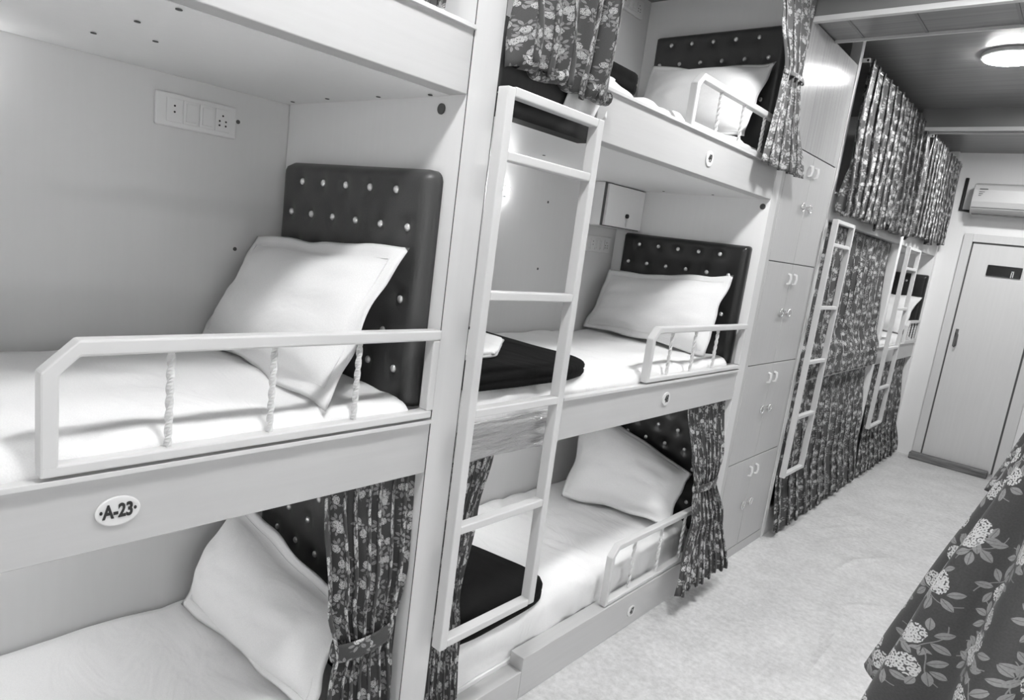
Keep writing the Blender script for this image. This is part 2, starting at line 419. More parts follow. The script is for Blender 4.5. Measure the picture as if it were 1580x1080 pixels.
def pillow(TL, TR, BL, BR, label, T=.12, flange=.03, sag=.02, seed=0):
    TL, TR, BL, BR = map(Vector, (TL, TR, BL, BR))
    nrm = (TR-TL).cross(BL-TL).normalized()
    if nrm.dot(CAM-TL) < 0: nrm = -nrm
    nu, nv = 44, 36; cen = (TL+TR+BL+BR)/4
    t = thing('pillow', cen, label, 'pillow', 'white pillows on the berths')
    Wd = ((TR-TL).length+(BR-BL).length)/2; Hd = ((BL-TL).length+(BR-TR).length)/2
    def base(u, v):
        su = sag*sin(pi*u)*(1-2*v)*-1; sv = sag*sin(pi*v)*(1-2*u)*-1   # sides pulled in a little between the corners
        p = TL.lerp(TR, u).lerp(BL.lerp(BR, u), v)
        dv = (BL.lerp(BR, u)-TL.lerp(TR, u)).normalized(); du = (TR.lerp(BR, v)-TL.lerp(BL, v)).normalized()
        p = p - dv*su - du*sv
        en = max(abs(2*u-1), abs(2*v-1))**3
        wob = Vector((u*4+seed*5, v*4, seed*1.7))
        p = p + nrm*(noise.noise(wob)*.016*en) + dv*(noise.noise(wob+Vector((9, 3, 1)))*.016*abs(2*v-1)**2) + du*(noise.noise(wob+Vector((1, 7, 4)))*.016*abs(2*u-1)**2)
        return p
    def hgt(u, v):
        fu, fv = flange/Wd, flange/Hd
        a = max(0, min(1, (min(u, 1-u)-fu)/(.5-fu))); b_ = max(0, min(1, (min(v, 1-v)-fv)/(.5-fv)))
        q = (1-(1-a)**2.6)**.62*(1-(1-b_)**2.6)**.62
        return q
    m = MB()
    for side in (1, -1):
        def fn(u, v, side=side):
            p = base(u, v); hh = hgt(u, v)
            k = T*(.72 if side > 0 else .30)
            wv = noise.noise(Vector((u*3+seed, v*3, 1.3+seed)))*.10+noise.noise(Vector((u*9+seed*2, v*7, .3)))*.04
            ed = .003*(1 if 0 < u < 1 and 0 < v < 1 else 0)
            wr = sin(v*30+sin(u*5+seed)*2.5+u*6)*.0022*(.3+abs(2*u-1))+.012*math.exp(-((u-.45)/.10)**2)*-math.exp(-(v/.10)**2)+.005*noise.noise(Vector((u*5+v*4, v*14, seed)))*max(0, 1-min(u, 1-u)*3)
            return p+nrm*side*(k*hh*(1+wv)+ed+wr*hh)+nrm*.003*noise.noise(Vector((u*6, v*6, seed)))
        m.grid(fn, nu, nv)
    m.uv = None
    m.build('pillow_body', PILLOWM, t, smooth=True, merge=True)
    # stitched line just inside the flange
    fu, fv = flange/Wd*.95, flange/Hd*.95
    path = []
    K = 24
    for i in range(K): path.append(base(fu+(1-2*fu)*i/K, fv)+nrm*.0055)
    for i in range(K): path.append(base(1-fu, fv+(1-2*fv)*i/K)+nrm*.0055)
    for i in range(K): path.append(base(1-fu-(1-2*fu)*i/K, 1-fv)+nrm*.0055)
    for i in range(K): path.append(base(fu, 1-fv-(1-2*fv)*i/K)+nrm*.0055)
    MB().bar(path, .0009, closed=True, n=4, up=nrm).build('piping', PILLOWM, t, smooth=True)
    return t

def mattress(y0, y1, z0, z1, label, x0=-W+.006, x1=-.012, seed=0, amp=1.0, fold=()):
    """soft slab wrapped in a sheet: cross-section swept along y"""
    R_ = .045; sec = []
    sec += [(x0+.005, z0+.001), (x0, z1-.03), (x0+.02, z1-.004)]
    for i in range(1, 22): sec.append((x0+.02+(x1-R_-x0-.02)*i/22, z1))
    for i in range(7): a = pi/2-pi/2*i/6; sec.append((x1-R_+R_*cos(a), z1-R_+R_*sin(a)))
    for i in range(1, 5): sec.append((x1-.004*i/4, z1-R_-(z1-R_-z0-.001)*i/4))
    n = 110; ns = len(sec); m = MB()
    for i in range(n+1):
        v = i/n; y = y0+(y1-y0)*v; en = min(v, 1-v)*(y1-y0); er = max(0, 1-en/.03)
        for j, (x, z) in enumerate(sec):
            top = max(0, min(1, (z-z0)/(z1-z0)))
            a = noise.noise(Vector((x*2.2+seed, y*2.5, z*3)))*.012+abs(noise.noise(Vector((x*7+y*2+seed, y*5-x*3, z*7))))*.018
            a += -.010*abs(noise.noise(Vector((x*3+seed, y*3+z*9, z*11+y*1.2)))) if x > x1-.12 else 0
            a += .006*noise.noise(Vector((x*4, y*14+seed, z*16)))*(1 if x > x1-.09 else .25)
            for (fx, fy, fa, fl, fh) in fold:
                dx, dy = x-fx, y-fy; al = dx*cos(fa)+dy*sin(fa); ac = -dx*sin(fa)+dy*cos(fa)+.02*sin(al*9)
                a += fh*math.exp(-(ac/.011)**2-(al/fl)**2)
            a *= amp
            xx = x + (a*.7 if x > x1-.03 else 0)
            zz = z + (a if top > .8 else 0) - er*er*.03*top
            m.v.append(Vector((xx, y, zz)))
    for i in range(n):
        for j in range(ns-1):
            a = i*ns+j; m.f.append([a, a+1, a+ns+1, a+ns])
    m.f.append([j for j in range(ns)]); m.f.append([n*ns+j for j in reversed(range(ns))])
    m.f.append([0, n*ns, n*ns+ns-1, ns-1])
    o = m.build('mattress', SHEET, None, smooth=True)
    return tag(o, label, 'mattress', 'mattresses under white sheets')

def guard_rail(parent, y0, y1, z0, z1, bals, x=-.004, w_=.0125, ch=.034, label=None):
    m = MB()
    m.bar([(x, y0, z0+w_), (x, y0, z1-ch), (x, y0+ch, z1), (x, y1, z1)], w_*1.15, w_*.9)
    m.bar([(x, y0-w_*.9, z0+w_*.7), (x, y1-w_*.5, z0+w_*.7)], w_*1.15, w_*.7)
    m.bar([(x, y1-w_*.9, z0+w_*1.4), (x, y1-w_*.9, z1-w_*.9)], w_*1.1, w_*.8)
    g_ = m.build('guard_rail', METAL, parent, bevel=.0035)
    for b_ in bals:
        n = 26; MB().bar([(x, b_, z0+w_*1.2+(z1-z0-w_*2)*i/n) for i in range(n+1)], .0052, .0052, twist=.42).build('twisted_baluster', METAL, g_)
    return g_

def ladder(parent, y0, y1, z0, z1, rungs, x=.040, w_=.0145, right_extra=0.0):
    l = MB().bar([(x, y0, z0), (x, y0, z1)], w_*1.2, w_*.95).build('ladder', METAL, parent, bevel=.003)
    MB().bar([(x, y1, z0+.005), (x, y1, z1+right_extra)], w_*1.2, w_*.95).build('rail', METAL, l, bevel=.003)
    for i, z in enumerate(rungs):
        MB().bar([(x, y0+w_*.9, z), (x, y1-w_*.9, z)], w_*1.1, w_*.8).build('rung', METAL, l, bevel=.003)
    return l

def number_plate(parent, y, z, text, r=.036, rz=.027, size=.030):
    p = MB().disc((0.0005, y, z), (1, 0, 0), r, .004, rz, n=40).build('number_plate', PLATE, parent, smooth=False)
    cu = bpy.data.curves.new('txt', 'FONT'); cu.body = text; cu.size = size; cu.align_x = 'CENTER'; cu.align_y = 'CENTER'; cu.extrude = .0004; cu.offset = .0011
    to = bpy.data.objects.new('txt', cu); C.objects.link(to)
    dg = bpy.context.evaluated_depsgraph_get(); me = bpy.data.meshes.new_from_object(to.evaluated_get(dg))
    bpy.data.objects.remove(to)
    off = origin(parent)
    for v in me.vertices:
        a = v.co.copy(); v.co = Vector((.0052+a.z, y+a.x*.80, z+a.y*1.15))-off
    me.materials.clear(); me.materials.append(INK)
    lo = bpy.data.objects.new('lettering', me); C.objects.link(lo); lo.parent = p
    return p

def screws(parent, pts, axis):
    for p in pts:
        MB().disc(p, axis, .006, .0015, n=10).build('screw_cap', SEAM, parent)

def bunk(y0, y1, gap, label, endw, far=True, foot=False, rails=(), lad=None, gaps_top=True, xb=None):
    """three tier bunk built between panels: decks, fascias, end panel and post"""
    t = thing('bunk_bed', (-W/2, (y0+y1)/2, 0), label, 'bunk bed', 'built-in three-tier bunk beds')
    g1 = y0+gap
    for k in range(3):
        zb, zt = DECK[k], TOPF[k]
        dz0 = zb+.0 if k else .10
        MB().box(-W+.002, -.019 if k == 1 else -.0585, y0+.001, y1-.001, dz0 if k else .10, dz0+.02 if k else .12).build('bed_deck', LAM, t)
        g1 = y0+gap-(.030 if k == 2 and gap > .42 else 0)
        MB().box(-.0185 if k == 1 else -.058, 0, g1, y1-.0005, zb+.0005, zt).build('fascia_board', LAMH, t, bevel=.0022)
        if k: MB().box(-.016, .010, g1, y1-.0005, zt-.004, zt+.006).build('fascia_capping', METAL, t, bevel=.001)
    MB().box(-W+.002, .0, y1, y1+endw, 0, CEZ-.001).build('end_panel', LAM, t, bevel=.0015)
    if foot: MB().box(-W+.002, .0, y0-.09, y0, 0, CEZ-.001).build('end_panel', LAM, t, bevel=.0015)
    return t

# ------------------------------------------------------------------ BUNK A (nearest, plate A-23)
A0, A1, A2 = -.72, 1.110, 1.206
bA = bunk(A0, A1, .40, 'nearest three-tier laminate bunk with the A-23 oval plate and rail on its middle fascia', A2-A1, foot=True)
FACE = mat_laminate('post facing laminate', .64, .42, amp=.012)
MB().box(.0001, .0010, A1+.001, A2-.0015, .0, CEZ-.01).build('post_facing', FACE, bA)
part(MB().box(.0, .0015, A1-.001, A1+.0008, .0, CEZ-.01).build('panel_seam', SEAM, bA))
part(MB().box(.0, .0012, A2-.0012, A2+.0006, .0, CEZ-.01).build('panel_seam', SEAM, bA))
guard_rail(bA, .290, A1-.004, TOPF[1]+.012, 1.295, (.475, .672, .876), w_=.0140, ch=.040)
number_plate(bA, .394, 1.001, '\u00b7A-23\u00b7')
screws(bA, [(-.72, 1.077, 1.866), (-.52, 1.068, 1.866), (-.30, 1.079, 1.866), (-.107, 1.089, 1.866), (-.41, .577, 1.866), (-.51, .49, 1.866), (-.275, .495, 1.866), (-.083, .495, 1.866)], (0, 0, -1))
MB().disc((-.083, A1-.0005, 1.837), (0, -1, 0), .013, .004, n=20).build('rod_socket', SEAM, bA)
screws(wl, [(-W+.0005, .95, 1.782), (-W+.0005, .962, 1.409), (-W+.0005, 2.434, 1.731), (-W+.0005, 2.425, 1.42)], (1, 0, 0))

# ------------------------------------------------------------------ BUNK B (middle)
B0, B1, B2 = A2, 3.036, 3.112
bB = bunk(B0, B1, .455, 'middle three-tier laminate bunk with the tall white ladder, numbered 47 and 48', B2-B1)
ladder(bB, 1.200, 1.578, .415, 1.905, (.428, .765, 1.092, 1.402, 1.748, 1.897), right_extra=.004)
MB().box(-.0580, -.004, B0+.001, B0+.4235, 1.853, 1.896).build('painted_edge_shade', BLACK, bB)  # black strip paints in the shade on the deck edge at the ladder notch
MB().box(-.058, .0, B0+.001, 1.66, .0, .106).build('low_sill', LAMH, bB, bevel=.002)
guard_rail(bB, 2.175, B1-.004, TOPF[1]+.012, 1.283, (2.335, 2.535, 2.745))
guard_rail(bB, 2.175, B1-.004, TOPF[0]+.003, .402, (2.355, 2.585, 2.80), x=-.020)
guard_rail(bB, 2.185, B1-.004, TOPF[2]+.004, 2.190, (2.39, 2.60, 2.815))
number_plate(bB, 2.359, 1.003, '48', .031, .027, .036)
number_plate(bB, 2.379, .068, '47', .029, .025, .034)
number_plate(bB, 2.371, 1.935, '49', .029, .029, .034)
MB().disc((-.030, B1-.0005, 1.834), (0, -1, 0), .013, .004, n=20).build('rod_socket', SEAM, bB)
MB().box(.0001, .0010, B1+.001, B2, .0, CEZ-.01).build('post_facing', FACE, bB)
screws(bB, [(-.45, 1.95, 1.866), (-.20, 1.9, 1.866), (-.5, 2.95, 1.866), (-.25, 2.97, 1.866)], (0, 0, -1))

# ------------------------------------------------------------------ BUNKS C, D
Cc0, Cc1, Cc2 = 3.899, 5.66, 5.735
bC = bunk(Cc0, Cc1, .001, 'curtained three-tier bunk next to the lockers with a short ladder', Cc2-Cc1)
MB().box(-.05, .004, 3.853, 3.898, 0, CEZ-.001).build('corner_post', METAL, bC, bevel=.003)
ladder(bC, 3.875, 4.195, .385, 1.87, (.400, .745, 1.07, 1.385, 1.735, 1.86), x=.047, w_=.0125)
D0, D1 = Cc2, 7.10
bD = bunk(D0, D1, .001, 'farthest curtained three-tier bunk beside the door, its middle berth open', 7.168-D1)
ladder(bD, 5.755, 6.14, .42, 1.86, (.433, .745, 1.07, 1.385, 1.70, 1.85), x=.047, w_=.0125)
MB().box(-.03, .010, 5.737, 5.757, 1.95, CEZ-.002).build('corner_post', METAL, bD, bevel=.003)
guard_rail(bD, 6.62, D1-.004, TOPF[1]+.006, 1.262, (6.75, 6.87, 6.99))

# ------------------------------------------------------------------ headboards
def cols(n, a, b): return [a+(b-a)*i/(n-1) for i in range(n)]
c5 = cols(5, -.612, -.172); c6 = cols(6, -.662, -.114)
tuft_board('headboard', -.722, -.046, A1-.001, 1.10, 1.690, [c5, c6, c5, c6, c5, c6], [1.635, 1.545, 1.455, 1.365, 1.275, 1.185],
           'dark padded headboard with crystal buttons behind the pillow of the A-23 berth', R_=.03)
tuft_board('headboard', -.722, -.046, A1-.001, .25, .775, [c5, c6, c5, c6, c5], [.72, .635, .545, .455, .365],
           'dark padded headboard half hidden by the curtain in the nearest bottom berth')
tuft_board('headboard', -.715, -.040, B1-.001, 1.10, 1.650, [c5, c6, c5, c6, c5, c6], [1.598, 1.506, 1.414, 1.322, 1.23, 1.14],
           'black padded headboard in the middle berth numbered 48', LEATH2)
tuft_board('headboard', -.715, -.040, B1-.001, .25, .850, [c5, c6, c5, c6, c5, c6], [.80, .715, .63, .545, .46, .375],
           'black padded headboard in the bottom berth numbered 47', LEATH2)
tuft_board('headboard', -.705, -.040, B1-.001, 2.05, 2.612, [c5, c6, c5, c6], [2.565, 2.475, 2.385, 2.295],
           'dark padded headboard in the top berth of the middle bunk', LEATH)
tuft_board('headboard', -.715, -.005, D1-.001, 1.10, 1.690, [c5, c6, c5, c6], [1.62, 1.53, 1.44, 1.35],
           'small distant black headboard in the open berth beside the far door', LEATH2)

# ------------------------------------------------------------------ mattresses
FB = [(-.35, 2.12, .35, .13, .017), (-.30, 2.20, .45, .12, .017), (-.22, 2.10, .3, .15, .014), (-.50, 2.28, .1, .15, .010), (-.15, 2.02, .3, .10, .012), (-.12, 1.95, 1.2, .10, .010)]
mattress(A0+.003, A1-.055, .953, 1.128, 'white-sheeted mattress behind the rail of the A-23 berth', seed=1.3, amp=.9)
mattress(A0+.003, A1-.055, .121, MT[0], 'white-sheeted mattress in the nearest bottom berth', seed=3.1, x1=-.062)
mattress(A0+.003, A1-.055, 1.888, 2.05, 'mattress in the top berth of the nearest bunk', seed=8.1, x1=-.062)
mattress(B0+.003, B1-.055, .953, 1.125, 'white-sheeted mattress in the middle berth numbered 48', seed=5.2, x1=-.024)
mattress(B0+.003, B1-.055, .121, .290, 'white-sheeted mattress with rumpled sheet in the bottom berth numbered 47', seed=6.4, x1=-.062, fold=FB, amp=1.2)
mattress(B0+.003, B1-.055, 1.888, 2.070, 'white-sheeted mattress in the top berth of the middle bunk', seed=7.7, x1=-.061, amp=1.5)
mattress(D0+.003, D1-.055, .953, 1.125, 'white-sheeted mattress in the open berth beside the far door', seed=9.2, x1=-.024)

# ------------------------------------------------------------------ pillows
pillow((-.765, 1.015, 1.462), (-.045, 1.015, 1.500), (-.765, .852, 1.14), (-.018, .81, 1.128),
       'large white pillow leaning on the headboard of the A-23 berth', T=.105, flange=.040, sag=.006, seed=1)
pillow((-.735, .985, .645), (-.065, .985, .560), (-.735, .82, .30), (-.060, .86, .30),
       'large white pillow in the nearest bottom berth, beside the tied curtain', T=.17, flange=.03, sag=.012, seed=2)
pillow((-.735, 2.93, 1.448), (-.060, 2.93, 1.512), (-.775, 2.83, 1.14), (-.062, 2.79, 1.135),
       'white pillow leaning on the black headboard of the berth numbered 48', T=.115, flange=.03, sag=.012, seed=3)
pillow((-.725, 2.93, .735), (-.085, 2.93, .548), (-.590, 2.60, .312), (-.070, 2.74, .335),
       'rumpled white pillow in the bottom berth numbered 47', T=.15, flange=.022, sag=.008, seed=4)
pillow((-.66, 2.93, 2.455), (-.040, 2.93, 2.44), (-.70, 2.80, 2.09), (-.07, 2.80, 2.09),
       'white pillow in the top berth of the middle bunk', T=.13, flange=.022, seed=5)
pillow((-.50, 7.0, 1.50), (.0, 7.0, 1.49), (-.50, 6.80, 1.14), (-.06, 6.80, 1.13),
       'small distant white pillow in the open berth beside the far door', T=.12, flange=.02, seed=6)

# ------------------------------------------------------------------ blankets and linen
def slab(name, poly, z0, th, mat, label, cat, group=None, seed=0, lip=.02, drop=None):
    """folded cloth: a rounded outline swept up in soft layers"""
    t = thing(name, (sum(p[0] for p in poly)/len(poly), sum(p[1] for p in poly)/len(poly), z0), label, cat, group)
    # resample the outline
    P = [Vector((x, y, 0)) for x, y in poly]; L = len(P); out = []
    for i in range(L):
        a, b = P[i], P[(i+1) % L]; n = max(2, int((b-a).length/.03))
        for k in range(n): out.append(a.lerp(b, k/n))
    for _ in range(1): out = [(out[i-1]+out[i]*2+out[(i+1) % len(out)])/4 for i in range(len(out))]
    n = len(out); cen = sum(out, Vector())/n; m = MB()
    prof = [(1-lip*.5, 0), (1.0, .18), (1.0, .38), (.992, .48), (1.0, .58), (1.0, .82), (1-lip*.6, 1.0), (.80, 1.0), (.55, 1.02), (.3, 1.03)]
    for k, h_ in prof:
        for p in out:
            q = cen+(p-cen)*k; zz = z0+th*h_+(noise.noise(Vector((q.x*5+seed, q.y*5, 0)))*.006 if h_ > .7 else 0)
            m.v.append(Vector((q.x, q.y, zz)))
    for i in range(len(prof)-1):
        for j in range(n): m.f.append([i*n+j, i*n+(j+1) % n, (i+1)*n+(j+1) % n, (i+1)*n+j])
    m.v.append(Vector((cen.x, cen.y, z0+th*1.03))); c_ = len(m.v)-1; q0 = (len(prof)-1)*n
    for j in range(n): m.f.append([q0+j, q0+(j+1) % n, c_])
    m.f.append([j for j in reversed(range(n))])
    m.build('folded_cloth', mat, t, smooth=True)
    return t
slab('blanket', [(-.76, 1.25), (-.012, 1.25), (-.006, 1.45), (-.008, 1.70), (-.045, 1.84), (-.12, 1.885), (-.76, 1.90)], 1.128, .045, BLANK,
     'folded charcoal blanket across the foot of the berth numbered 48', 'blanket', 'folded charcoal blankets', 1)
slab('blanket', [(-.76, 1.24), (-.070, 1.24), (-.045, 1.45), (-.050, 1.70), (-.060, 1.80), (-.10, 1.845), (-.20, 1.85), (-.45, 1.80), (-.76, 1.80)], .290, .062, BLANK,
     'folded charcoal blanket across the foot of the bottom berth numbered 47', 'blanket', 'folded charcoal blankets', 2)
slab('blanket', [(-.60, 1.62), (-.10, 1.62), (-.10, 1.98), (-.16, 2.02), (-.60, 2.02)], 2.078, .060, BLANK,
     'dark folded blanket lying on the top berth of the middle bunk', 'blanket', 'folded charcoal blankets', 3)
# dark cloth hanging over the edge at the foot of the top berth
def fn(u, v):
    y = 1.222+.32*u
    if v < .55: x = -.45+.425*(v/.55); z = 2.085
    else: q = (v-.55)/.45; x = -.025+.010*sin(q*pi); z = 2.085-.180*q-.01*u
    return (x+.004*noise.noise(Vector((u*4, v*6, 2))), y, z+.005*noise.noise(Vector((u*5, v*5, 0))))
o = MB().grid(fn, 20, 30).build('bed_runner', _sheet('dark grey cloth', .06), None, smooth=True, solid=.006)
tag(o, 'dark grey cloth draped over the foot of the top berth above the ladder', 'cloth')
slab('folded_sheet', [(-.50, 1.30), (-.16, 1.28), (-.17, 1.52), (-.33, 1.72), (-.50, 1.74)], 1.178, .022, SHEET,
     'folded white sheet with a lace edge on the charcoal blanket of berth 48', 'linen', 'folded white linen', 4)
def lace(path, z, parent):
    for i in range(len(path)-1):
        pass
t = bpy.data.objects['folded_sheet']
m = MB()
a, b_ = Vector((-.17, 1.50, 1.198)), Vector((-.34, 1.725, 1.198))
for i in range(15):
    p = a.lerp(b_, i/14); m.ball((p.x, p.y, p.z-.006), .009, 1, 1, .6, n=8)
m.build('lace_edge', N('lace', .55, .8).m, t, smooth=True)
slab('folded_sheet', [(-.45, 1.27), (-.20, 1.27), (-.19, 1.49), (-.33, 1.66), (-.45, 1.67)], .345, .020, SHEET,
     'folded white sheet on the charcoal blanket of the bottom berth', 'linen', 'folded white linen', 5)
# clear-wrapped mattress edge in the ladder opening of the middle berth
def fn(u, v):
    y = 1.215+.44*u; z = 1.045-.115*v
    return (-.004+.008*noise.noise(Vector((u*4, v*7, 1)))+.004*sin(v*16+u*4), y, z)
o = MB().grid(fn, 40, 24).build('plastic_wrap', WRAP, bB, smooth=True, solid=.003)
part(o, 'crumpled clear plastic wrap over the deck edge behind the ladder')
# bare sheet corner at the ladder on the top berth
def fn(u, v):
    y = 1.50+.20*u; z = 2.05-.15*v*(1-.2*u)
    return (-.004+.010*sin(u*16+v*4)*(.4+v*.6), y-.03*v, z)
o = MB().grid(fn, 40, 12).build('hanging_sheet', SHEET, None, smooth=True, solid=.003)
tag(o, 'white sheet corner hanging in folds beside the ladder top', 'sheet')

# ------------------------------------------------------------------ curtains
def curtain(name, label, group, z1, z0, yl, yr, xc, amp, n, cloth, mat=FLW, seed=0, tie=None, nu=None, hem=.0, sharp=1.0, irr=1.8, nv=50):
    """gathered cloth from z1 down to z0; yl, yr, xc, amp are functions of t (0 top .. 1 hem)"""
    nu = nu or n*18
    zmid = (z1+z0)/2; t0 = thing(name, (xc(.5), (yl(.5)+yr(.5))/2, z0), label, 'curtain', group)
    def fn(u, v):
        ph = 2*pi*n*u + .9*noise.noise(Vector((u*5+seed, v*1.3, 0)))*(irr/.9) + .25*sin(v*5+u*9)
        a = amp(v)*(.7+.6*noise.noise(Vector((u*n*.6+seed*3, v*1.2, 4.0))))
        w_ = sin(ph); w_ = math.copysign(abs(w_)**sharp, w_)
        l, r = yl(v), yr(v)
        y = l+(r-l)*u + (r-l)/n*.22*sin(2*ph)*min(1, amp(v)/.02)
        x = xc(v)+a*w_
        z = z1+(z0-z1)*v + hem*noise.noise(Vector((u*n*.8, seed, 0)))*v
        return (x, y, z)
    uvf = lambda u, v: (u*cloth+seed, (z1+(z0-z1)*v))
    MB().grid(fn, nu, nv, uvf).build('curtain_cloth', mat, t0, smooth=True, solid=.0025)
    if tie:
        tv, tw, th_ = tie
        zc_ = z1+(z0-z1)*tv; yc = (yl(tv)+yr(tv))/2; ry = (yr(tv)-yl(tv))/2+.003; rx = amp(tv)+.006; xx = xc(tv)
        def fb(u, v):
            a = 2*pi*u; k = 1+.05*sin(pi*v)
            return (xx+rx*k*cos(a), yc+ry*k*sin(a), zc_+th_*(v-.5)+tw*sin(a))
        MB().grid(fb, 40, 6, lambda u, v: (u*.4+seed*2, v*th_)).build('tie_band', mat, t0, smooth=True, solid=.002)
    return t0
def L(*kv):
    """piecewise-smooth function through (t, value)"""
    def f(t):
        for (a, va), (b, vb) in zip(kv, kv[1:]):
            if t <= b:
                s = (t-a)/(b-a); s = s*s*(3-2*s); return va+(vb-va)*s
        return kv[-1][1]
    return f
TG = 'floral curtains tied back at the berths'
CG = 'closed floral curtains along the far bunks'
# nearest bottom berth
curtain('curtain', 'floral curtain tied back beside the pillow of the nearest bottom berth', TG, .928, .06,
        L((0, .835), (.35, .865), (.52, .900), (.62, .885), (1, .90)), L((0, 1.100), (.3, 1.100), (.52, 1.075), (.7, 1.095), (1, 1.10)),
        L((0, -.035), (.5, -.030), (1, -.02)), L((0, .016), (.3, .026), (.50, .024), (1, .032)), 7, 1.1, seed=.3, tie=(.50, .004, .050), nu=170)
# behind the ladder, foot of the bottom berth 47
curtain('curtain', 'narrow floral curtain hanging behind the ladder of the middle bunk', TG, .930, .05,
        L((0, 1.235), (.3, 1.222), (.55, 1.222), (1, 1.225)), L((0, 1.425), (.22, 1.375), (.5, 1.335), (.7, 1.36), (1, 1.385)),
        L((0, -.045), (1, -.030)), L((0, .012), (.5, .016), (1, .022)), 6, .7, seed=1.4)
# head of berth 47
curtain('curtain', 'floral curtain tied in the middle at the head of the bottom berth numbered 47', TG, .930, .105,
        L((0, 2.64), (.30, 2.71), (.47, 2.77), (.62, 2.74), (1, 2.60)), L((0, 3.030), (.3, 3.03), (.47, 2.99), (.65, 3.05), (1, 3.11)),
        L((0, -.035), (.45, .01), (.7, .05), (1, .095)), L((0, .014), (.47, .020), (1, .036)), 8, 1.2, seed=2.2, tie=(.47, .006, .035), sharp=.8, hem=.02)
# head of the top berth, middle bunk
curtain('curtain', 'pale floral curtain knotted in the middle at the head of the top berth', TG, 2.78, 1.985,
        L((0, 2.60), (.30, 2.70), (.53, 2.80), (.62, 2.79), (1, 2.745)), L((0, 3.07), (.3, 3.05), (.53, 3.01), (.7, 3.06), (1, 3.17)),
        L((0, .02), (.53, .05), (1, .060)), L((0, .012), (.53, .014), (1, .026)), 4, .8, mat=flower('pale floral curtain cloth', dark=.10, leafv=.35, petalv=.5, seed=2.0, uvs=2.0), seed=3.1, tie=(.53, .002, .018))
# foot of the top berth, middle bunk
curtain('curtain', 'floral curtain bunched up over the top of the tall ladder', TG, 2.79, 1.965,
        L((0, 1.212), (1, 1.215)), L((0, 1.61), (1, 1.615)),
        L((0, .02), (.8, .045), (1, .045)), L((0, .034), (.9, .042), (1, .030)), 5, .95, mat=flower('floral curtain cloth bright', dark=.055, petalv=.42, leafv=.22, seed=4.0, uvs=2.1), seed=4.7, hem=.03, irr=4.5, nu=140)
# hem roll of that curtain
def fh(u, v):
    y = 1.232+.40*u; a = 2*pi*v; r = .020+.006*noise.noise(Vector((u*7, 0, 3)))
    return (.030+.012*sin(u*19)+r*cos(a), y+.012*sin(u*23), 1.975+.012*noise.noise(Vector((u*6, 1, 0)))+r*sin(a))
MB().grid(fh, 60, 12, lambda u, v: (u*.6+4, v*.13)).build('rolled_hem', FLW, [o for o in bpy.data.objects if o.get('label', '').startswith('floral curtain bunched')][0], smooth=True)
# nearest top berth
curtain('curtain', 'edge of a dark floral curtain in the top berth of the nearest bunk', TG, 2.78, 2.02,
        L((0, .80), (1, .83)), L((0, 1.06), (1, 1.055)), L((0, -.05), (1, -.045)), L((0, .015), (1, .02)), 6, .8, seed=5.5)
# bunk C
curtain('curtain', 'long satin floral curtain closing the top berth next to the lockers', CG, 2.715, 1.915,
        L((0, 3.915), (1, 3.905)), L((0, 5.60), (1, 5.66)), L((0, .034), (1, .046)), L((0, .020), (.2, .030), (1, .034)), 12, 2.6, mat=FLWS, seed=6.1, hem=.05, nu=260)
curtain('curtain', 'floral curtain closing the middle berth next to the lockers', CG, 1.862, .950,
        L((0, 3.905), (1, 3.905)), L((0, 5.60), (1, 5.64)), L((0, -.040), (.7, -.025), (.86, .013), (1, .016)), L((0, .006), (.3, .013), (.84, .010), (1, .010)), 12, 2.2, seed=7.3, nu=200)
curtain('curtain', 'floral curtain closing the bottom berth next to the lockers, reaching the floor', CG, .928, .035,
        L((0, 3.905), (1, 3.905)), L((0, 5.63), (1, 5.68)), L((0, -.036), (.6, .004), (1, .050)), L((0, .008), (.5, .016), (1, .028)), 12, 2.2, seed=8.9, hem=.04, nu=200)
# bunk D
curtain('curtain', 'satin floral curtain closing the top berth beside the far door', CG, 2.69, 1.955,
        L((0, 5.79), (1, 5.78)), L((0, 7.06), (1, 7.08)), L((0, .034), (1, .044)), L((0, .018), (1, .030)), 10, 2.0, mat=FLWS, seed=9.6, hem=.05, nu=200)
curtain('curtain', 'floral curtain closing the bottom berth beside the far door', CG, .928, .03,
        L((0, 5.76), (1, 5.76)), L((0, 7.06), (1, 7.08)), L((0, -.036), (.6, .004), (1, .050)), L((0, .008), (.5, .016), (1, .026)), 10, 1.9, seed=11.2, hem=.03, nu=160)

# curtain rods
def rod(y0, y1, z, x, label):
    t = thing('curtain_rod', (x, (y0+y1)/2, z), label, 'curtain rod', 'thin curtain rods')
    MB().bar([(x, y0, z), (x, y1, z)], .006, n=10).build('rod', CHROME, t, smooth=True)
    for y in (y0+.004, y1-.004): MB().box(-.002, x+.008, y-.004, y+.004, z-.010, z+.010).build('bracket', METAL, t)
rod(3.900, 5.655, 2.700, .030, 'thin steel rod carrying the long satin curtain next to the lockers')
rod(5.765, 7.165, 2.675, .030, 'thin steel rod carrying the satin curtain beside the far door')

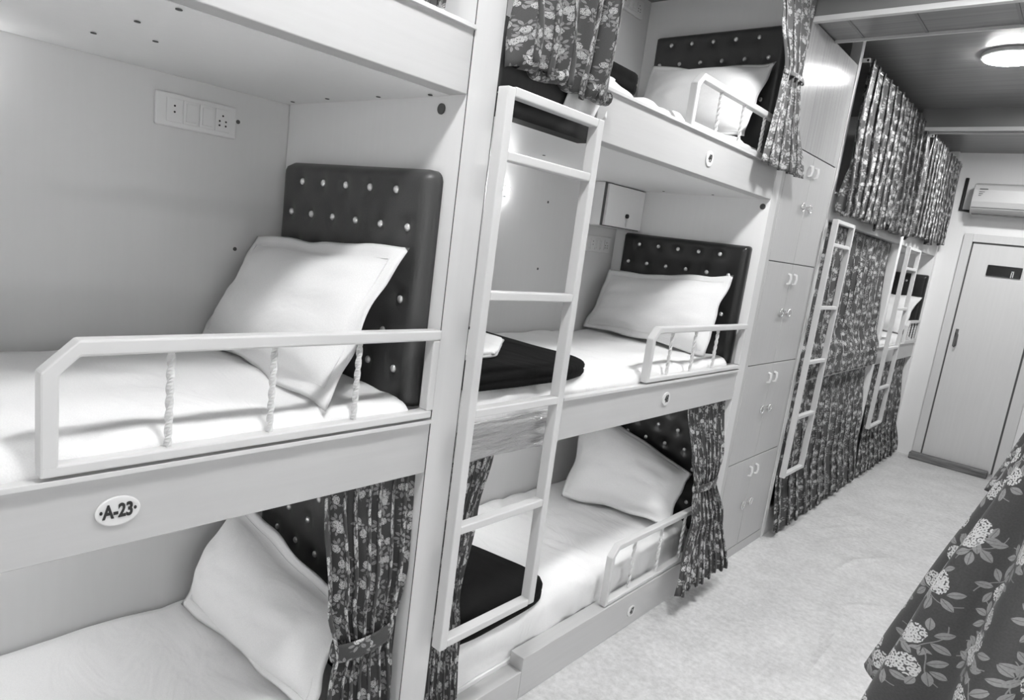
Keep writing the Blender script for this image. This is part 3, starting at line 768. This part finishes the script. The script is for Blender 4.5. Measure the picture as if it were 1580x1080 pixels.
# curtains of the opposite berths: cones tied above, flaring to the hem
def bell(cx, cy, zt, zb, rt, rb, n, label, seed, mat=FLWN, amp=.022, a0=-pi, a1=pi, scale=1.0):
    t0 = thing('curtain', (cx, cy, zb), label, 'curtain', 'floral curtains of the opposite berths')
    def fn(u, v):
        a = a0+(a1-a0)*u; r = rt+(rb-rt)*v**1.0
        ph = n*a+seed+.6*noise.noise(Vector((cos(a)*1.5, sin(a)*1.5, v+seed)))
        r += amp*(v**.8)*sin(ph) + .004*noise.noise(Vector((a*2, v*5, seed)))
        return (cx+r*cos(a), cy+r*sin(a), zt+(zb-zt)*v+.006*v*sin(3*a+seed))
    MB().grid(fn, 180, 50, lambda u, v: ((u-.5)*(a1-a0)*(rb*.8)*scale+seed, v*(zt-zb)*scale)).build('curtain_cloth', mat, t0, smooth=True, solid=.0025)
    def fb(u, v): a = 2*pi*u; return (cx+(rt+.008)*cos(a), cy+(rt+.008)*sin(a), zt-.02+.04*v)
    MB().grid(fb, 30, 4, lambda u, v: (u*.3, v*.04)).build('tie_band', mat, t0, smooth=True, solid=.002)
    def fu(u, v):
        a = 2*pi*u; r = rt+.03*v+.008*v*sin(8*a); return (cx+.02*v+r*.6*cos(a), cy+r*(1+v)*sin(a), zt+(1.86-zt)*v)
    MB().grid(fu, 90, 12, lambda u, v: (u*.6, v*(1.86-zt))).build('gathered_top', mat, t0, smooth=True, solid=.0025)
    return t0
bell(1.240, .95, 1.56, 1.045, .030, .165, 9, 'large floral curtain flaring in the right foreground', .4)
bell(1.245, 2.80, 1.50, .915, .040, .195, 7, 'dark floral curtain seen behind the right foreground curtain', 2.6)
# edges of the opposite berths that carry them
for n, z in ((5, .0), (6, .86), (7, 1.865)):
    struct('trim_%d' % n, MB().box(1.30, 1.98, .55, 6.9, z, z+.14), LAMH)

# ------------------------------------------------------------------ lockers
lk = thing('locker_cabinet', (-.3, 3.48, 0), 'tall laminate locker cabinet with four rows of paired doors between the bunks', 'locker')
MB().box(-W+.002, -.018, B2+.001, 3.852, 0, 2.664).build('cabinet_body', LOCK, lk)
MB().box(-.018, -.001, B2+.001, 3.852, 0.0, .055).build('plinth', LOCK, lk, bevel=.001)
part(MB().box(-.018, .0, B2+.001, 3.852, 2.138, 2.664).build('top_panel', PANEL, lk, bevel=.001), 'glossy grooved upper panel')
MB().box(-.018, -.001, B2+.001, 3.152, .056, 2.137).box(-.018, -.001, 3.828, 3.852, .056, 2.137).build('side_stile', LOCK, lk)
zt = [.058, .569, 1.084, 1.600, 2.135]
for i in range(4):
    z0, z1 = zt[i]+.0015, zt[i+1]-.0025
    for s, (ya, yb) in enumerate(((3.154, 3.488), (3.4915, 3.826))):
        dr = MB().box(-.0165, .0, ya, yb, z0, z1).build('door', LOCK, lk, bevel=.0022)
        yc = yb-.040 if s == 0 else ya+.040
        # pull handle
        zh = z1-.075
        MB().bar([(.0, yc, zh+.026), (.014, yc, zh+.022), (.018, yc, zh), (.014, yc, zh-.022), (.0, yc, zh-.026)], .0055, .004, up=Vector((0, 1, 0))).build('handle', WHITEP, dr, smooth=False, bevel=.001)
        # hasp with ring
        zq = (1.888, 1.352, .840, .305)[3-i] if False else (.305, .838, 1.352, 1.885)[i]
        yq = (3.452 if s == 0 else 3.527)
        hp = MB().box(.0, .003, yq-.020, yq+.020, zq-.009, zq+.009).build('hasp', CHROME, dr, bevel=.001)
        ring = [(.010, yq+(-.016 if s == 0 else .016)+.022*cos(a*2*pi/14), zq-.004+.019*sin(a*2*pi/14)) for a in range(14)]
        MB().bar(ring, .0036, closed=True, n=6).build('ring', CHROME, hp, smooth=True)
part(MB().box(-.0165, -.010, 3.152, 3.828, .057, 2.1372).build('door_gap', SEAM, lk))

# ------------------------------------------------------------------ small wall cabinet in berth 48
t = thing('wall_cabinet', (-.72, 2.87, 1.66), 'small laminate wall cupboard in the corner above the headboard of berth 48', 'cabinet')
MB().box(-W+.001, -.662, 2.680, 3.034, 1.662, 1.8655).build('cabinet_body', LAM, t, bevel=.0015)
dr = MB().box(-.661, -.645, 2.700, 3.030, 1.666, 1.861).build('door', LAM, t, bevel=.002)
MB().box(-.6612, -.6595, 2.6805, 3.034, 1.662, 1.8655).build('door_gap', SEAM, t)
MB().disc((-.645, 2.880, 1.725), (1, 0, 0), .011, .010, n=16).build('lock', INK, dr)
MB().box(-.640, -.637, 2.874, 2.889, 1.672, 1.712).build('key', WHITEP, dr, bevel=.001)

# ------------------------------------------------------------------ switch plates and berth lamps
def switch_plate(y0, y1, z0, z1, label):
    x = -W
    t = thing('switch_plate', (x, (y0+y1)/2, z0), label, 'switch', 'white switch and socket plates')
    MB().box(x+.0005, x+.013, y0, y1, z0, z1).build('frame', WHITEP, t, bevel=.004)
    a, b_ = y0+.026, y1-.020; n = 4; w_ = (b_-a)/n
    for i in range(n):
        q = MB().box(x+.0132, x+.0165, a+w_*i+.0012, a+w_*(i+1)-.0012, z0+.013, z1-.013).build('module', WHITEP, t, bevel=.001)
        yc = a+w_*(i+.5); zc = (z0+z1)/2
        if i in (0, 3):
            h = MB()
            pts = ((0, .012), (0, -.004)) if i == 0 else ((0, .013), (-.009, -.002), (.009, -.002), (-.009, -.014), (.009, -.014))
            for dy, dz in pts: h.disc((x+.0165, yc+dy, zc+dz), (1, 0, 0), .0028, .0004, n=10)
            h.build('socket_holes', INK, q)
        else:
            MB().box(x+.0166, x+.0205, yc-w_*.32, yc+w_*.32, z0+.020, z1-.020).build('rocker', WHITEP, q, bevel=.0012)
switch_plate(.717, .940, 1.730, 1.818, 'white switch and socket plate on the wall of the A-23 berth')
switch_plate(2.775, 2.985, 1.530, 1.612, 'white switch plate under the small cupboard in berth 48')
switch_plate(2.745, 2.960, 2.690, 2.770, 'white switch plate high on the wall of the top berth')
for y, z, ke, lb in ((.285, 1.775, .45, 'small glowing berth lamp at the left edge, above the A-23 mattress'),
                 (2.085, 1.74, 1.1, 'small glowing berth lamp behind the ladder in berth 48'),
                 (.285, .80, 4.0, 'small berth lamp in the nearest bottom berth'), (1.93, .80, 5.5, 'small berth lamp in the bottom berth 47'),
                 (1.93, 2.66, 1.0, 'small berth lamp in the top berth of the middle bunk')):
    t = thing('berth_lamp', (-W, y, z), lb, 'lamp', 'small berth lamps')
    MB().box(-W+.0005, -W+.012, y-.05, y+.05, z-.02, z+.02).build('lamp_base', WHITEP, t, bevel=.003)
    MB().box(-W+.0125, -W+.034, y-.045, y+.045, z-.016, z+.016).build('diffuser', emis('lit berth lamp %.1f' % ke, BUNK_E*ke), t, bevel=.006)

for y, z, lb in ((.0, 1.72, 'added unseen fill tube in the upper part of the opposite berth nearest the camera'), (.0, .72, 'added unseen fill tube low in the opposite berth nearest the camera'),
                 (2.3, 1.72, 'added unseen fill tube in the opposite berth across from the lockers'), (2.3, .72, 'added unseen fill tube low in the opposite berth across from the lockers')):
    t = thing('fill_tube', (1.998, y, z), lb, 'added fill light', 'added fill tubes out of view in the opposite berths')  # unseen tubes added to brighten the near bunks
    MB().box(1.975, 1.999, y-.62, y+.62, z-.02, z+.02).build('fitting', WHITEP, t, bevel=.003)
    MB().bar([(1.955, y-.60, z), (1.955, y+.60, z)], .016, n=12).build('tube', GLOW3, t, smooth=True)

# ------------------------------------------------------------------ air conditioner
t = thing('air_conditioner', (.62, 7.10, 2.26), 'white wall-mounted split air conditioner above the far door', 'air conditioner')
prof = [(7.168, 2.258), (7.168, 2.520), (7.02, 2.520), (6.985, 2.505), (6.965, 2.46), (6.960, 2.36), (6.975, 2.30), (7.02, 2.262), (7.06, 2.258)]
m = MB(); x0, x1 = .19, 1.02
for x in (x0, x1):
    for y, z in prof: m.v.append(Vector((x, y, z)))
n = len(prof)
for j in range(n): m.f.append([j, (j+1) % n, n+(j+1) % n, n+j])
m.f.append(list(range(n))); m.f.append([n+j for j in reversed(range(n))])
m.build('housing', N('ivory plastic', .5, .4).m, t, bevel=.010, seg=3)
MB().box(x0+.02, x1-.02, 6.985, 7.04, 2.256, 2.2625).build('air_louvre', SEAM, t)
MB().box(x0+.01, x1-.01, 6.9665, 6.976, 2.3085, 2.3125).build('panel_line', SEAM, t)
b = MB()
b.box(x0+.045, x0+.105, 6.9585, 6.9620, 2.462, 2.469)
for i in range(3): b.box(x0+.045, x0+.085-.01*i, 6.9585, 6.9605, 2.440-.016*i, 2.444-.016*i)
b.build('badge', SEAM, t)
MB().bar([(.10, 7.160, 2.58), (.10, 7.160, 2.30), (.20, 7.160, 2.29)], .014, n=10).build('pipe', INK, t, smooth=True)
